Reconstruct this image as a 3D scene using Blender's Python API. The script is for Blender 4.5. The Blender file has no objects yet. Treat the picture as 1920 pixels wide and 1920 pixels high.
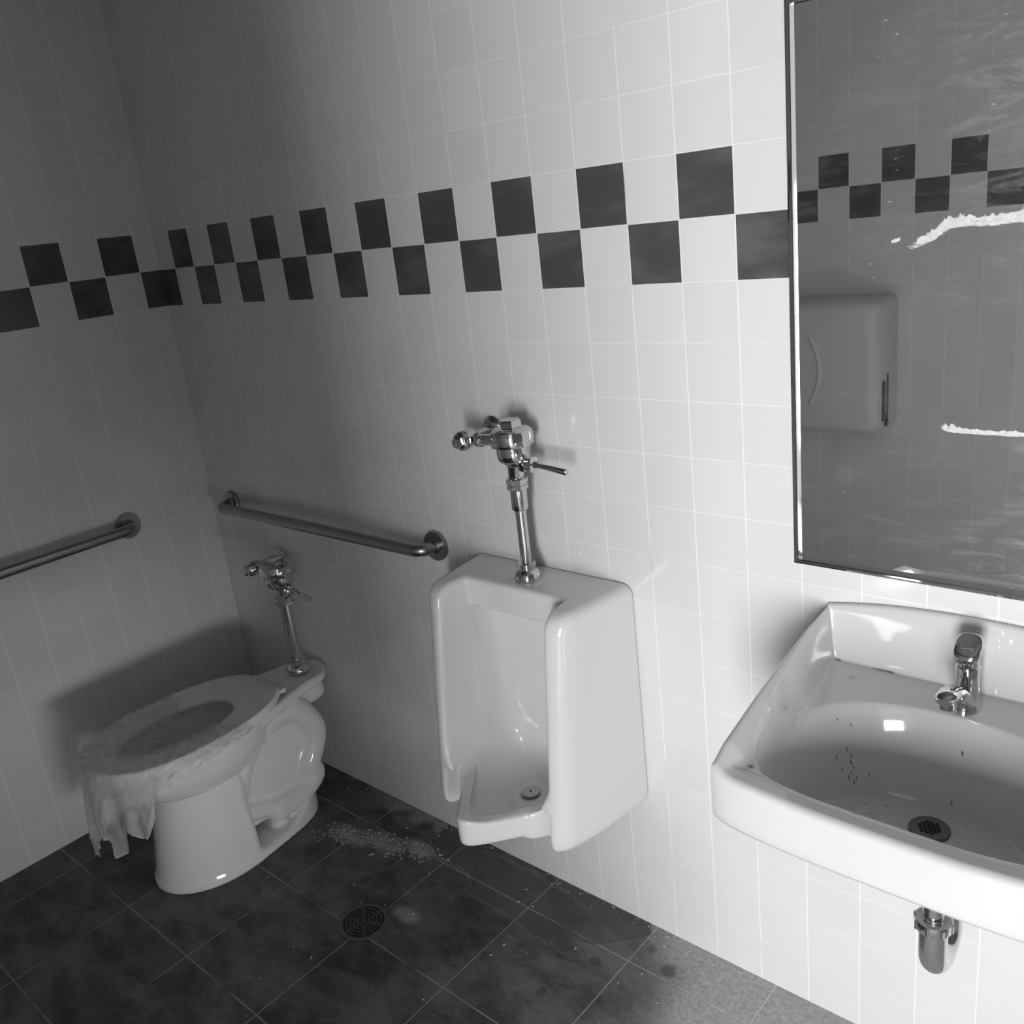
import bpy, math, random
import numpy as np
from mathutils import Vector, Matrix, noise as mnoise

# ------------------------------------------------------------------ camera
C = bpy.context.scene
COL = C.collection
CAM = (2.75119443, -1.47970887, 1.69654762)
ROT = [[0.7487613580934471, 0.6532272454375843, -0.11247486138567064],
       [0.12420983937990909, -0.30495644182260895, -0.9442316899947056],
       [-0.651097799433324, 0.6930337180881365, -0.3094768507726495]]
cd = bpy.data.cameras.new('camera')
cam = bpy.data.objects.new('camera', cd)
COL.objects.link(cam)
r0, r1, r2 = [Vector(r) for r in ROT]
M = Matrix((r0, -r1, -r2)).transposed().to_4x4()
M.translation = Vector(CAM)
cam.matrix_world = M
cd.sensor_fit = 'HORIZONTAL'
cd.sensor_width = 36
cd.lens = 36 * 1714.69 / 1920
cd.clip_start = 0.02
C.camera = cam

# ------------------------------------------------------------------ light
w = bpy.data.worlds.new('world')
C.world = w
w.use_nodes = True
w.node_tree.nodes['Background'].inputs[0].default_value = (1, 1, 1, 1)
w.node_tree.nodes['Background'].inputs[1].default_value = 0.9
DX0, DX1, DZ = 2.30, 3.20, 2.40           # doorway in the front wall
def area(name, loc, rot, sx, sy, power):
    l = bpy.data.lights.new(name, 'AREA')
    l.shape = 'RECTANGLE'; l.size = sx; l.size_y = sy; l.energy = power
    o = bpy.data.objects.new(name, l); COL.objects.link(o)
    o.location = loc; o.rotation_euler = rot
    return o
area('doorway_daylight', (3.12, -3.30, 0.98), (math.radians(90), 0, math.radians(16)), 0.86, 1.35, 123)
side = area('toilet_fill', (4.20, -1.42, 0.28), (math.radians(90), 0, math.radians(75)), 0.95, 0.28, 1.25)  # unseen lamp added to brighten the toilet from low on the right
side.data.spread = math.radians(32)
sl = bpy.data.lights.new('sun', 'SUN'); sl.energy = 5.0; sl.angle = math.radians(1)
so = bpy.data.objects.new('sun', sl); COL.objects.link(so)
so.rotation_euler = (math.radians(-32), 0, 0)      # high, from behind the building: it only reaches the ground outside
C.view_settings.view_transform = 'Standard'
C.view_settings.look = 'None'
C.view_settings.gamma = 1
C.view_settings.use_curve_mapping = False
C.view_settings.exposure = 0.0

# ------------------------------------------------------------------ constants
T = 0.11
P0, Q0, ZM = 0.81685 * T, 0.61327 * T, 15.00621 * T
YF = -1.851                                # front wall (behind the camera)
XR, ZC = 3.36, 2.75

# ------------------------------------------------------------------ node helpers
class NT:
    def __init__(s, name):
        s.m = bpy.data.materials.new(name); s.m.use_nodes = True
        s.t = s.m.node_tree; s.n = s.t.nodes; s.bsdf = s.n['Principled BSDF']
    def lk(s, a, b):
        s.t.links.new(a, b)
    def put(s, sock, v):
        if isinstance(v, bpy.types.NodeSocket): s.lk(v, sock)
        else: sock.default_value = v
    def m_(s, op, a, b=0.0, c=0.0, clamp=False):
        n = s.n.new('ShaderNodeMath'); n.operation = op; n.use_clamp = clamp
        s.put(n.inputs[0], a); s.put(n.inputs[1], b)
        if op in ('MULTIPLY_ADD', 'COMPARE'): s.put(n.inputs[2], c)
        return n.outputs[0]
    def ramp(s, v, a, b, x=0.0, y=1.0):
        n = s.n.new('ShaderNodeMapRange'); n.interpolation_type = 'SMOOTHSTEP'
        s.put(n.inputs[0], v); s.put(n.inputs[1], a); s.put(n.inputs[2], b)
        s.put(n.inputs[3], x); s.put(n.inputs[4], y)
        return n.outputs[0]
    def pos(s):
        g = s.n.new('ShaderNodeNewGeometry'); x = s.n.new('ShaderNodeSeparateXYZ')
        s.lk(g.outputs['Position'], x.inputs[0])
        return g, x.outputs[0], x.outputs[1], x.outputs[2]
    def noise(s, vec, scale, detail=4, rough=0.55, dist=0.0):
        n = s.n.new('ShaderNodeTexNoise')
        n.inputs['Scale'].default_value = scale; n.inputs['Detail'].default_value = detail
        n.inputs['Roughness'].default_value = rough; n.inputs['Distortion'].default_value = dist
        if vec is not None: s.lk(vec, n.inputs['Vector'])
        return n.outputs['Fac']
    def mapping(s, vec, scale=(1, 1, 1), rot=(0, 0, 0)):
        n = s.n.new('ShaderNodeMapping'); n.inputs['Scale'].default_value = scale
        n.inputs['Rotation'].default_value = rot
        s.lk(vec, n.inputs['Vector']); return n.outputs[0]
    def mix(s, f, a, b):
        n = s.n.new('ShaderNodeMix'); n.data_type = 'FLOAT'
        s.put(n.inputs[0], f); s.put(n.inputs[2], a); s.put(n.inputs[3], b)
        return n.outputs[0]
    def grey(s, v):
        n = s.n.new('ShaderNodeCombineColor')
        for i in range(3): s.put(n.inputs[i], v)
        return n.outputs[0]
    def attr(s, name):
        n = s.n.new('ShaderNodeAttribute'); n.attribute_name = name
        return n.outputs['Fac']
    def bump(s, h, strength=0.3, dist=0.001, normal=None):
        n = s.n.new('ShaderNodeBump'); n.inputs['Strength'].default_value = strength
        n.inputs['Distance'].default_value = dist; s.lk(h, n.inputs['Height'])
        if normal is not None: s.lk(normal, n.inputs['Normal'])
        return n.outputs[0]
    def color(s, v): s.put(s.bsdf.inputs['Base Color'], v)
    def set(s, **k):
        for a, b in k.items(): s.put(s.bsdf.inputs[a.replace('_', ' ')], b)

def plain(name, g, rough=0.5, metal=0.0, coat=0.0, nscale=0, namt=0.0):
    t = NT(name)
    if nscale:
        tc = t.n.new('ShaderNodeTexCoord')
        n = t.noise(tc.outputs['Object'], nscale)
        t.color(t.grey(t.m_('MULTIPLY_ADD', t.m_('SUBTRACT', n, 0.5), namt, g)))
    else:
        t.color((g, g, g, 1))
    t.set(Roughness=rough, Metallic=metal, Coat_Weight=coat)
    return t.m

def tile_mat(name, axis, sgn, u0, checker=True):
    t = NT(name)
    g, X, Y, Z = t.pos()
    c = X if axis == 0 else Y
    U = t.m_('DIVIDE', t.m_('SUBTRACT', t.m_('MULTIPLY', c, sgn), u0), T)
    V = t.m_('DIVIDE', t.m_('SUBTRACT', Z, ZM), T)
    def edge(a):
        f = t.m_('FRACT', t.m_('ADD', a, 100.0))
        return t.m_('MULTIPLY', t.m_('MINIMUM', f, t.m_('SUBTRACT', 1.0, f)), T)
    iu = t.m_('FLOOR', U); iv = t.m_('FLOOR', V)
    eu, ev = edge(U), edge(V)
    d = t.m_('MINIMUM', eu, ev)
    cmb = t.n.new('ShaderNodeCombineXYZ'); t.lk(iu, cmb.inputs[0]); t.lk(iv, cmb.inputs[1])
    wn = t.n.new('ShaderNodeTexWhiteNoise'); wn.noise_dimensions = '3D'
    t.lk(cmb.outputs[0], wn.inputs['Vector'])
    groutu = t.ramp(eu, 0.0007, 0.0014, 1.0, 0.0)
    groutv = t.ramp(ev, 0.0005, 0.0013, 1.0, 0.0)
    n_big = t.noise(g.outputs['Position'], 3.0)
    n_dirt = t.noise(g.outputs['Position'], 9.0, 5)
    grout = t.m_('MAXIMUM', groutu, t.m_('MULTIPLY', groutv, t.ramp(n_big, 0.35, 0.6, 0.25, 0.7)))
    base = t.m_('MULTIPLY_ADD', t.m_('SUBTRACT', wn.outputs['Value'], 0.5), 0.02, 0.70)
    if checker:
        par = t.m_('FRACT', t.m_('MULTIPLY', t.m_('ADD', iu, 1000.0), 0.5))
        odd = t.m_('GREATER_THAN', par, 0.25)
        up = t.m_('COMPARE', iv, 0.0, 0.1); lo = t.m_('COMPARE', iv, -1.0, 0.1)
        dark = t.m_('ADD', t.m_('MULTIPLY', up, t.m_('SUBTRACT', 1.0, odd)), t.m_('MULTIPLY', lo, odd))
        sm = t.noise(t.mapping(g.outputs['Position'], (2, 2, 5), (0.3, 0.6, 0)), 3.0, 6, 0.6, 0.25)
        base = t.mix(dark, base, t.ramp(sm, 0.40, 0.75, 0.070, 0.125))
    gc = t.ramp(n_dirt, 0.28, 0.42, 0.50, 0.84)
    t.color(t.grey(t.mix(grout, base, gc)))
    t.set(Roughness=t.mix(grout, t.ramp(n_dirt, 0.3, 0.7, 0.10, 0.16), 0.7))
    # each tile sits at a slightly different tilt
    sub = t.n.new('ShaderNodeVectorMath'); sub.operation = 'SUBTRACT'
    t.lk(wn.outputs['Color'], sub.inputs[0]); sub.inputs[1].default_value = (.5, .5, .5)
    sc = t.n.new('ShaderNodeVectorMath'); sc.operation = 'SCALE'
    t.lk(sub.outputs[0], sc.inputs[0]); sc.inputs['Scale'].default_value = 0.022
    ad = t.n.new('ShaderNodeVectorMath'); ad.operation = 'ADD'
    t.lk(sc.outputs[0], ad.inputs[0]); t.lk(g.outputs['Normal'], ad.inputs[1])
    nm = t.n.new('ShaderNodeVectorMath'); nm.operation = 'NORMALIZE'
    t.lk(ad.outputs[0], nm.inputs[0])
    h = t.m_('ADD', t.m_('MULTIPLY', t.ramp(d, 0.0006, 0.0028), 1.0), t.m_('MULTIPLY', n_big, 1.5))
    t.lk(t.bump(h, 0.3, 0.0004, nm.outputs[0]), t.bsdf.inputs['Normal'])
    return t.m

MAT = {}
MAT['tile_back'] = tile_mat('tile_back', 0, 1, P0)
MAT['tile_left'] = tile_mat('tile_left', 1, -1, Q0)
MAT['tile_front'] = tile_mat('tile_front', 0, 1, 1.342)
MAT['tile_right'] = plain('painted_block', 0.22, 0.6, nscale=5, namt=0.04)
MAT['plaster'] = plain('plaster', 0.20, 0.8, nscale=4, namt=0.05)
MAT['trim'] = plain('painted_steel', 0.35, 0.4)
MAT['asphalt'] = plain('concrete_ground', 0.45, 0.9, nscale=8, namt=0.1)
MAT['chrome'] = plain('chrome', 0.66, 0.06, 1.0)
MAT['chrome_dull'] = plain('worn_chrome', 0.42, 0.14, 1.0, nscale=60, namt=0.1)
MAT['steel'] = plain('brushed_steel', 0.36, 0.30, 1.0, nscale=40, namt=0.08)
MAT['brass'] = plain('cast_drain_metal', 0.16, 0.5, 0.7, nscale=60, namt=0.08)
MAT['black'] = plain('dark_hole', 0.01, 0.8)
MAT['seat'] = plain('seat_plastic', 0.80, 0.38, nscale=5, namt=0.03)
MAT['plastic_grey'] = plain('dispenser_plastic', 0.62, 0.35)
MAT['slot'] = plain('smoked_window', 0.03, 0.2)
MAT['rubber'] = plain('rubber', 0.05, 0.6)
MAT['debris'] = plain('plaster_crumbs', 0.42, 0.9)
MAT['print'] = plain('printed_mark', 0.05, 0.5)

def ceramic_mat(name, g=0.75, dirt=False):
    t = NT(name)
    gg, X, Y, Z = t.pos()
    n = t.noise(gg.outputs['Position'], 7.0, 3)
    base = t.m_('MULTIPLY_ADD', t.m_('SUBTRACT', n, 0.5), 0.02, g)
    if dirt:
        a = t.attr('dirt')
        n2 = t.noise(gg.outputs['Position'], 55.0, 6, 0.65)
        msk = t.ramp(t.m_('ADD', a, t.m_('MULTIPLY', t.m_('SUBTRACT', n2, 0.5), 0.9)), 0.45, 0.75, 0.0, 0.85)
        msk = t.m_('MULTIPLY', msk, t.m_('MULTIPLY', a, 0.95, clamp=True))
        base = t.mix(msk, base, 0.06)
    t.color(t.grey(base))
    t.set(Roughness=0.09, Coat_Weight=0.3, Coat_Roughness=0.03)
    return t.m
MAT['ceramic'] = ceramic_mat('vitreous_china')
MAT['ceramic_dirt'] = ceramic_mat('vitreous_china_soiled', 0.59, True)
MAT['ceramic_toilet'] = ceramic_mat('vitreous_china_toilet', 0.82)

def floor_mat():
    t = NT('floor_tile')
    g, X, Y, Z = t.pos()
    FP = 2.81982 * T; FX = 9.67818 * T; FY = 1.18458 * T
    U = t.m_('DIVIDE', t.m_('SUBTRACT', X, FX), FP)
    V = t.m_('DIVIDE', t.m_('ADD', Y, FY), FP)
    pos = g.outputs['Position']
    def edge(a):
        f = t.m_('FRACT', t.m_('ADD', a, 100.0))
        return t.m_('MULTIPLY', t.m_('MINIMUM', f, t.m_('SUBTRACT', 1.0, f)), FP)
    d = t.m_('MINIMUM', edge(U), edge(V))
    grout = t.ramp(d, 0.0009, 0.0022, 1.0, 0.0)
    grout = t.m_('MULTIPLY', grout, t.ramp(t.noise(pos, 5.0, 3), 0.36, 0.52, 0.1, 1.0))
    cloud = t.noise(t.mapping(pos, (1, 1.6, 1), (0, 0, 0.5)), 5.5, 9, 0.68, 0.15)
    fine = t.noise(pos, 90.0, 4, 0.7)
    spec = t.noise(pos, 420.0, 2, 0.8)
    wet = t.attr('wet'); dust = t.attr('dust'); spot = t.attr('spot'); grit = t.attr('grit')
    base = t.ramp(cloud, 0.30, 0.70, 0.040, 0.165)
    base = t.m_('ADD', base, t.m_('MULTIPLY', t.m_('SUBTRACT', fine, 0.5), 0.05))
    base = t.mix(dust, base, t.m_('ADD', t.ramp(fine, 0.3, 0.7, 0.32, 0.48), t.ramp(spec, 0.60, 0.72, 0.0, 0.32)))
    base = t.mix(t.m_('MULTIPLY', wet, 0.9), base, t.ramp(cloud, 0.3, 0.7, 0.07, 0.10))
    base = t.mix(t.m_('MULTIPLY', spot, 0.6), base, 0.045)
    base = t.mix(t.m_('MULTIPLY', grit, t.ramp(spec, 0.50, 0.64)), base, 0.7)
    col = t.mix(t.m_('MULTIPLY', grout, t.mix(dust, 0.85, 0.8)), base, t.mix(dust, 0.34, 0.62))
    t.color(t.grey(t.m_('MAXIMUM', col, 0.01)))
    ro = t.mix(wet, t.ramp(cloud, 0.3, 0.7, 0.42, 0.62), 0.16)
    ro = t.mix(dust, ro, 0.8)
    t.set(Roughness=ro)
    t.set(Specular_IOR_Level=0.35)
    h = t.m_('ADD', t.m_('MULTIPLY', t.ramp(d, 0.001, 0.003), 1.2), t.m_('MULTIPLY', fine, t.mix(wet, 0.5, 0.05)))
    h = t.m_('ADD', h, t.m_('MULTIPLY', spec, t.m_('MULTIPLY', dust, 1.2)))
    t.lk(t.bump(h, 0.5, 0.0008), t.bsdf.inputs['Normal'])
    return t.m
MAT['floor'] = floor_mat()

def mirror_mat():
    t = NT('mirror_glass')
    g, X, Y, Z = t.pos()
    pos = g.outputs['Position']
    wisp = t.noise(t.mapping(pos, (7, 1, 22), (0, 0.55, 0)), 1.3, 7, 0.72, 1.2)
    big = t.noise(t.mapping(pos, (1, 1, 1)), 3.2, 3)
    side = t.ramp(X, 2.22, 2.55, 0.15, 1.0)
    m = t.m_('MULTIPLY', t.ramp(wisp, 0.46, 0.70, 0.0, 0.36), t.ramp(big, 0.36, 0.52))
    m = t.m_('MULTIPLY', m, side)
    flecks = t.noise(t.mapping(pos, (26, 1, 90), (0, 0.3, 0)), 1.6, 3, 0.6)
    m = t.m_('ADD', m, t.m_('MULTIPLY', t.ramp(flecks, 0.665, 0.73, 0.0, 0.5), t.ramp(big, 0.45, 0.55)))
    m = t.m_('ADD', t.m_('MULTIPLY', m, 1.0), 0.015)
    t.color((0.86, 0.86, 0.86, 1)); t.set(Metallic=1.0, Roughness=0.01)
    df = t.n.new('ShaderNodeBsdfDiffuse'); df.inputs[0].default_value = (.55, .55, .55, 1)
    mx = t.n.new('ShaderNodeMixShader'); t.lk(m, mx.inputs[0])
    t.lk(t.bsdf.outputs[0], mx.inputs[1]); t.lk(df.outputs[0], mx.inputs[2])
    t.lk(mx.outputs[0], t.n['Material Output'].inputs[0])
    return t.m
MAT['mirror'] = mirror_mat()

def streak_mat():
    t = NT('ragged_white')
    g, X, Y, Z = t.pos()
    a = t.attr('thick')
    n = t.noise(t.mapping(g.outputs['Position'], (40, 1, 120), (0, 0.5, 0)), 1.0, 6, 0.7, 0.6)
    n2 = t.noise(g.outputs['Position'], 160.0, 4, 0.7)
    al = t.ramp(t.m_('ADD', a, t.m_('MULTIPLY', t.m_('SUBTRACT', n, 0.5), 2.0)), 0.30, 0.75)
    t.color(t.grey(t.ramp(n2, 0.3, 0.7, 0.52, 0.70)))
    t.set(Roughness=0.6, Alpha=al)
    t.lk(t.bump(n2, 0.6, 0.001), t.bsdf.inputs['Normal'])
    return t.m
MAT['streak'] = streak_mat()

def film_mat():
    t = NT('thin_plastic_film')
    tc = t.n.new('ShaderNodeTexCoord')
    uv = t.attr('crumple')
    g, X, Y, Z = t.pos()
    pos = g.outputs['Position']
    n = t.noise(pos, 16.0, 5, 0.55, 1.2)
    n2 = t.noise(t.mapping(pos, (1, 1, 0.35)), 24.0, 3, 0.5, 0.8)
    ridge = t.m_('ABSOLUTE', t.m_('SUBTRACT', n, 0.5))
    line = t.ramp(ridge, 0.0, 0.03, 1.0, 0.0)
    fac = t.m_('ADD', t.ramp(n2, 0.3, 0.75, 0.24, 0.36), t.m_('MULTIPLY', line, 0.12))
    fac = t.m_('ADD', fac, uv, clamp=True)
    t.color((0.80, 0.80, 0.80, 1))
    t.set(Roughness=0.32, Transmission_Weight=0.0)
    t.lk(t.bump(n, 0.35, 0.003), t.bsdf.inputs['Normal'])
    tr = t.n.new('ShaderNodeBsdfTransparent')
    tl = t.n.new('ShaderNodeBsdfTranslucent'); tl.inputs[0].default_value = (.75, .75, .75, 1)
    ad = t.n.new('ShaderNodeMixShader'); ad.inputs[0].default_value = 0.35
    t.lk(t.bsdf.outputs[0], ad.inputs[1]); t.lk(tl.outputs[0], ad.inputs[2])
    mx = t.n.new('ShaderNodeMixShader'); t.lk(fac, mx.inputs[0])
    t.lk(tr.outputs[0], mx.inputs[1]); t.lk(ad.outputs[0], mx.inputs[2])
    t.lk(mx.outputs[0], t.n['Material Output'].inputs[0])
    return t.m
MAT['film'] = film_mat()

# ------------------------------------------------------------------ object helpers
def mesh_obj(name, V, F, mat, parent=None, smooth=True, angle=35, attrs=None):
    me = bpy.data.meshes.new(name)
    if isinstance(V, np.ndarray): V = V.tolist()
    if isinstance(F, np.ndarray): F = F.tolist()
    me.from_pydata(V, [], F)
    me.update()
    if attrs:
        for k, arr in attrs.items():
            a = me.attributes.new(k, 'FLOAT', 'POINT')
            a.data.foreach_set('value', np.asarray(arr, dtype=np.float32))
    if smooth:
        me.shade_smooth()
        if angle: me.set_sharp_from_angle(angle=math.radians(angle))
    me.materials.append(MAT[mat])
    o = bpy.data.objects.new(name, me); COL.objects.link(o)
    if parent is not None:
        o.parent = parent
        o.matrix_parent_inverse = Matrix.Translation(-Vector(parent_loc(parent)))
    return o
def parent_loc(p):
    l = Vector(p.location)
    return l
def thing(name, loc, label, cat, group=None):
    o = bpy.data.objects.new(name, None); COL.objects.link(o)
    o.location = loc; o.empty_display_size = 0.05
    o['label'] = label; o['category'] = cat
    if group: o['group'] = group
    return o
def tag(o, label, cat, group=None, kind=None):
    o['label'] = label; o['category'] = cat
    if group: o['group'] = group
    if kind: o['kind'] = kind
    return o
def struct(o):
    o['kind'] = 'structure'; return o

class MB:
    def __init__(s): s.V = []; s.F = []
    def add(s, V, F):
        k = len(s.V); s.V += [tuple(v) for v in V]; s.F += [tuple(i + k for i in f) for f in F]
    def box(s, a, b):
        x0, y0, z0 = a; x1, y1, z1 = b
        V = [(x0,y0,z0),(x1,y0,z0),(x1,y1,z0),(x0,y1,z0),(x0,y0,z1),(x1,y0,z1),(x1,y1,z1),(x0,y1,z1)]
        s.add(V, [(0,3,2,1),(4,5,6,7),(0,1,5,4),(1,2,6,5),(2,3,7,6),(3,0,4,7)])
    def lathe(s, prof, o=(0,0,0), ax=(0,0,1), seg=40, hexa=False, rot=0.0):
        a = Vector(ax).normalized()
        u = a.orthogonal().normalized(); v = a.cross(u)
        if abs(a.z) > .9: u = Vector((1,0,0)); v = a.cross(u)
        n = 6 if hexa else seg; V = []
        for r, h in prof:
            for k in range(n):
                t = 2*math.pi*k/n + rot
                V.append(Vector(o) + a*h + (u*math.cos(t) + v*math.sin(t))*r)
        F = []
        for i in range(len(prof)-1):
            for k in range(n):
                k2 = (k+1) % n
                F.append((i*n+k, i*n+k2, (i+1)*n+k2, (i+1)*n+k))
        F.append(tuple(range(n))[::-1]); F.append(tuple((len(prof)-1)*n+k for k in range(n)))
        s.add(V, F)
    def tube(s, pts, rad, seg=20, caps=True):
        P = [Vector(p) for p in pts]; n = len(P)
        if not hasattr(rad, '__len__'): rad = [rad]*n
        tg = []
        for i in range(n):
            a = P[max(i-1, 0)]; b = P[min(i+1, n-1)]; tg.append((b-a).normalized())
        nv = tg[0].orthogonal().normalized(); V = []
        for i in range(n):
            nv = (nv - tg[i]*nv.dot(tg[i])).normalized(); bv = tg[i].cross(nv)
            for k in range(seg):
                t = 2*math.pi*k/seg
                V.append(P[i] + (nv*math.cos(t) + bv*math.sin(t))*rad[i])
        F = []
        for i in range(n-1):
            for k in range(seg):
                k2 = (k+1) % seg
                F.append((i*seg+k, i*seg+k2, (i+1)*seg+k2, (i+1)*seg+k))
        if caps:
            F.append(tuple(range(seg))[::-1]); F.append(tuple((n-1)*seg+k for k in range(seg)))
        s.add(V, F)
    def build(s, name, mat, parent=None, smooth=True, angle=35, attrs=None):
        return mesh_obj(name, s.V, s.F, mat, parent, smooth, angle, attrs)

def arc_path(pts, r, n=8):
    """polyline with its corners rounded to radius r"""
    P = [Vector(p) for p in pts]; out = [P[0]]
    for i in range(1, len(P)-1):
        a = (P[i-1]-P[i]).normalized(); b = (P[i+1]-P[i]).normalized()
        ang = a.angle(b); d = r/math.tan(ang/2)
        p0 = P[i]+a*d; p1 = P[i]+b*d
        c = P[i] + (a+b).normalized()*(r/math.sin(ang/2))
        v0 = p0-c; v1 = p1-c; th = v0.angle(v1)
        for k in range(n+1):
            t = k/n
            out.append(c + (v0*math.sin((1-t)*th) + v1*math.sin(t*th))/math.sin(th))
    out.append(P[-1]); return out

def surface_nets(fn, lo, hi, h):
    xs = np.arange(lo[0], hi[0]+h, h); ys = np.arange(lo[1], hi[1]+h, h); zs = np.arange(lo[2], hi[2]+h, h)
    X, Y, Z = np.meshgrid(xs, ys, zs, indexing='ij')
    D = fn(X, Y, Z); S = D < 0
    nx, ny, nz = D.shape
    cx = np.zeros((nx-1, ny-1, nz-1, 3)); cn = np.zeros((nx-1, ny-1, nz-1))
    corners = [(i, j, k) for i in (0, 1) for j in (0, 1) for k in (0, 1)]
    def sl(c, A): return A[c[0]:nx-1+c[0], c[1]:ny-1+c[1], c[2]:nz-1+c[2]]
    for a in corners:
        for ax in range(3):
            if a[ax] == 0:
                b = list(a); b[ax] = 1
                Da, Db = sl(a, D), sl(b, D)
                m = (Da < 0) != (Db < 0)
                t = np.where(m, Da/np.where(m, Da-Db, 1), 0)
                for q in range(3):
                    v = a[q] + (t if q == ax else 0)
                    cx[..., q] += np.where(m, v, 0)
                cn += m
    act = cn > 0
    idx = -np.ones(cn.shape, int); ii = np.argwhere(act); idx[act] = np.arange(len(ii))
    V = cx[act]/cn[act][:, None] + ii
    V = V*h + np.array([xs[0], ys[0], zs[0]])
    F = []
    for ax in range(3):
        s0 = [slice(1, -1)]*3; s1 = [slice(1, -1)]*3
        A = S; sh = list(D.shape)
        a0 = [slice(1, n-1) for n in sh]; a0[ax] = slice(0, sh[ax]-1)
        a1 = [slice(1, n-1) for n in sh]; a1[ax] = slice(1, sh[ax])
        m0, m1 = S[tuple(a0)], S[tuple(a1)]
        for flip, m in ((False, m0 & ~m1), (True, ~m0 & m1)):
            p = np.argwhere(m)
            if len(p) == 0: continue
            off = np.array([1, 1, 1]); off[ax] = 0
            p = p + off
            u, v = [(1, 2), (2, 0), (0, 1)][ax]
            eu = np.zeros(3, int); eu[u] = 1; ev = np.zeros(3, int); ev[v] = 1
            def g(q): return idx[q[:, 0], q[:, 1], q[:, 2]]
            q = np.stack([g(p-eu-ev), g(p-ev), g(p), g(p-eu)], 1)
            if flip: q = q[:, ::-1]
            F.append(q)
    return V, np.concatenate(F)

def smin(a, b, k):
    hh = np.clip(0.5+0.5*(b-a)/k, 0, 1)
    return b*(1-hh)+a*hh - k*hh*(1-hh)
def smax(a, b, k): return -smin(-a, -b, k)
def sstep(x, a, b):
    t = np.clip((x-a)/(b-a), 0, 1); return t*t*(3-2*t)

# ------------------------------------------------------------------ room shell
W = 0.14
m = MB(); m.box((-W, 0, -0.1), (XR+W, W, ZC)); struct(m.build('wall_back', 'tile_back', smooth=False))
m = MB(); m.box((-W, YF-W, -0.1), (0, 0, ZC)); struct(m.build('wall_left', 'tile_left', smooth=False))
m = MB(); m.box((XR, YF-W, -0.1), (XR+W, -1.78, ZC)); m.box((XR, -1.02, -0.1), (XR+W, 0, ZC)); m.box((XR, -1.78, 0.44), (XR+W, -1.02, ZC))  # low gap invented only to let the toilet lamp shine in
struct(m.build('wall_right', 'tile_right', smooth=False))
m = MB(); m.box((0, YF-W, -0.1), (DX0, YF, ZC)); m.box((DX1, YF-W, -0.1), (XR, YF, ZC)); m.box((DX0, YF-W, DZ), (DX1, YF, ZC))
struct(m.build('wall_front', 'tile_front', smooth=False))
m = MB(); m.box((-W, YF-W, ZC), (XR+W, W, ZC+0.1)); struct(m.build('ceiling', 'plaster', smooth=False))
m = MB()
m.box((DX0, YF-W-.01, 0), (DX0+.04, YF+.012, DZ)); m.box((DX1-.04, YF-W-.01, 0), (DX1, YF+.012, DZ)); m.box((DX0+.04, YF-W-.01, DZ-.04), (DX1-.04, YF+.012, DZ))
struct(m.build('trim_1', 'trim', smooth=False))
m = MB(); m.box((-2, -9, -0.12), (7, YF-W, -0.02)); m.box((XR+W, YF-W, -0.12), (7, 1, -0.02)); o = struct(m.build('ground', 'asphalt', smooth=False))

# floor: finely divided so that stains, water marks and grit can be stored on it
xs = np.concatenate([np.arange(0, 2.25, .005), np.linspace(2.25, XR, 12)])
ys = np.concatenate([np.arange(0, 1.0, .005), np.linspace(1.0, -YF+W, 12)])
GX, GY = np.meshgrid(xs, ys, indexing='ij')
def poly_sd(px_, py_, poly):
    P = np.array(poly); d = np.full(px_.shape, 1e9); ins = np.zeros(px_.shape, bool)
    for i in range(len(P)):
        a = P[i]; b = P[(i+1) % len(P)]; e = b-a
        wx = px_-a[0]; wy = py_-a[1]
        t = np.clip((wx*e[0]+wy*e[1])/(e@e), 0, 1)
        d = np.minimum(d, np.hypot(wx-t*e[0], wy-t*e[1]))
        c = ((a[1] > py_) != (b[1] > py_)) & (px_ < (b[0]-a[0])*(py_-a[1])/(b[1]-a[1]+1e-12)+a[0])
        ins ^= c
    return np.where(ins, -d, d)
rng = np.random.default_rng(4)
def vnoise(x, y, s, seed=0):
    f = np.zeros(x.shape)
    flat = [mnoise.noise(Vector((a*s+seed, b*s, seed*.7))) for a, b in zip(x.ravel(), y.ravel())]
    return np.array(flat).reshape(x.shape)
wob = vnoise(GX, GY, 14, 3)*.012 + vnoise(GX, GY, 45, 9)*.004
wet = [(.955,.0), (.957,.05), (1.00,.10), (1.045,.125), (1.10,.115), (1.16,.128), (1.19,.15), (1.20,.175), (1.26,.178), (1.336,.176),
       (1.45,.195), (1.57,.198), (1.60,.185), (1.53,.155), (1.60,.135), (1.66,.07), (1.685,.03), (1.66,.0)]
sd = poly_sd(GX, GY, wet) + wob*.5
wetA = 1-sstep(sd, -.003, .004)
swoop = np.abs(poly_sd(GX, GY, [(1.14,.03),(1.28,.085),(1.42,.09),(1.56,.10),(1.62,.09),(1.5,.05),(1.3,.02)])+wob)
wetA = wetA*(1-.55*(1-sstep(swoop, 0, .014)))
wetA = np.maximum(wetA, .35*(1-sstep(np.abs(sd), 0, .005))*0)
edge_l = (1-sstep(np.abs(sd+.001), 0, .004))
dust = sstep(GX-GY*.35+vnoise(GX, GY, 6, 1)*.12, 1.60, 1.82)
dust *= (1-wetA)
dust = np.maximum(dust, .55*sstep(.06-GY+vnoise(GX, GY, 20, 6)*.05, 0, .04)*sstep(GX, .5, .8)*(1-wetA))
dust = np.maximum(dust, edge_l*.45)
spot = np.zeros(GX.shape)
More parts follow.
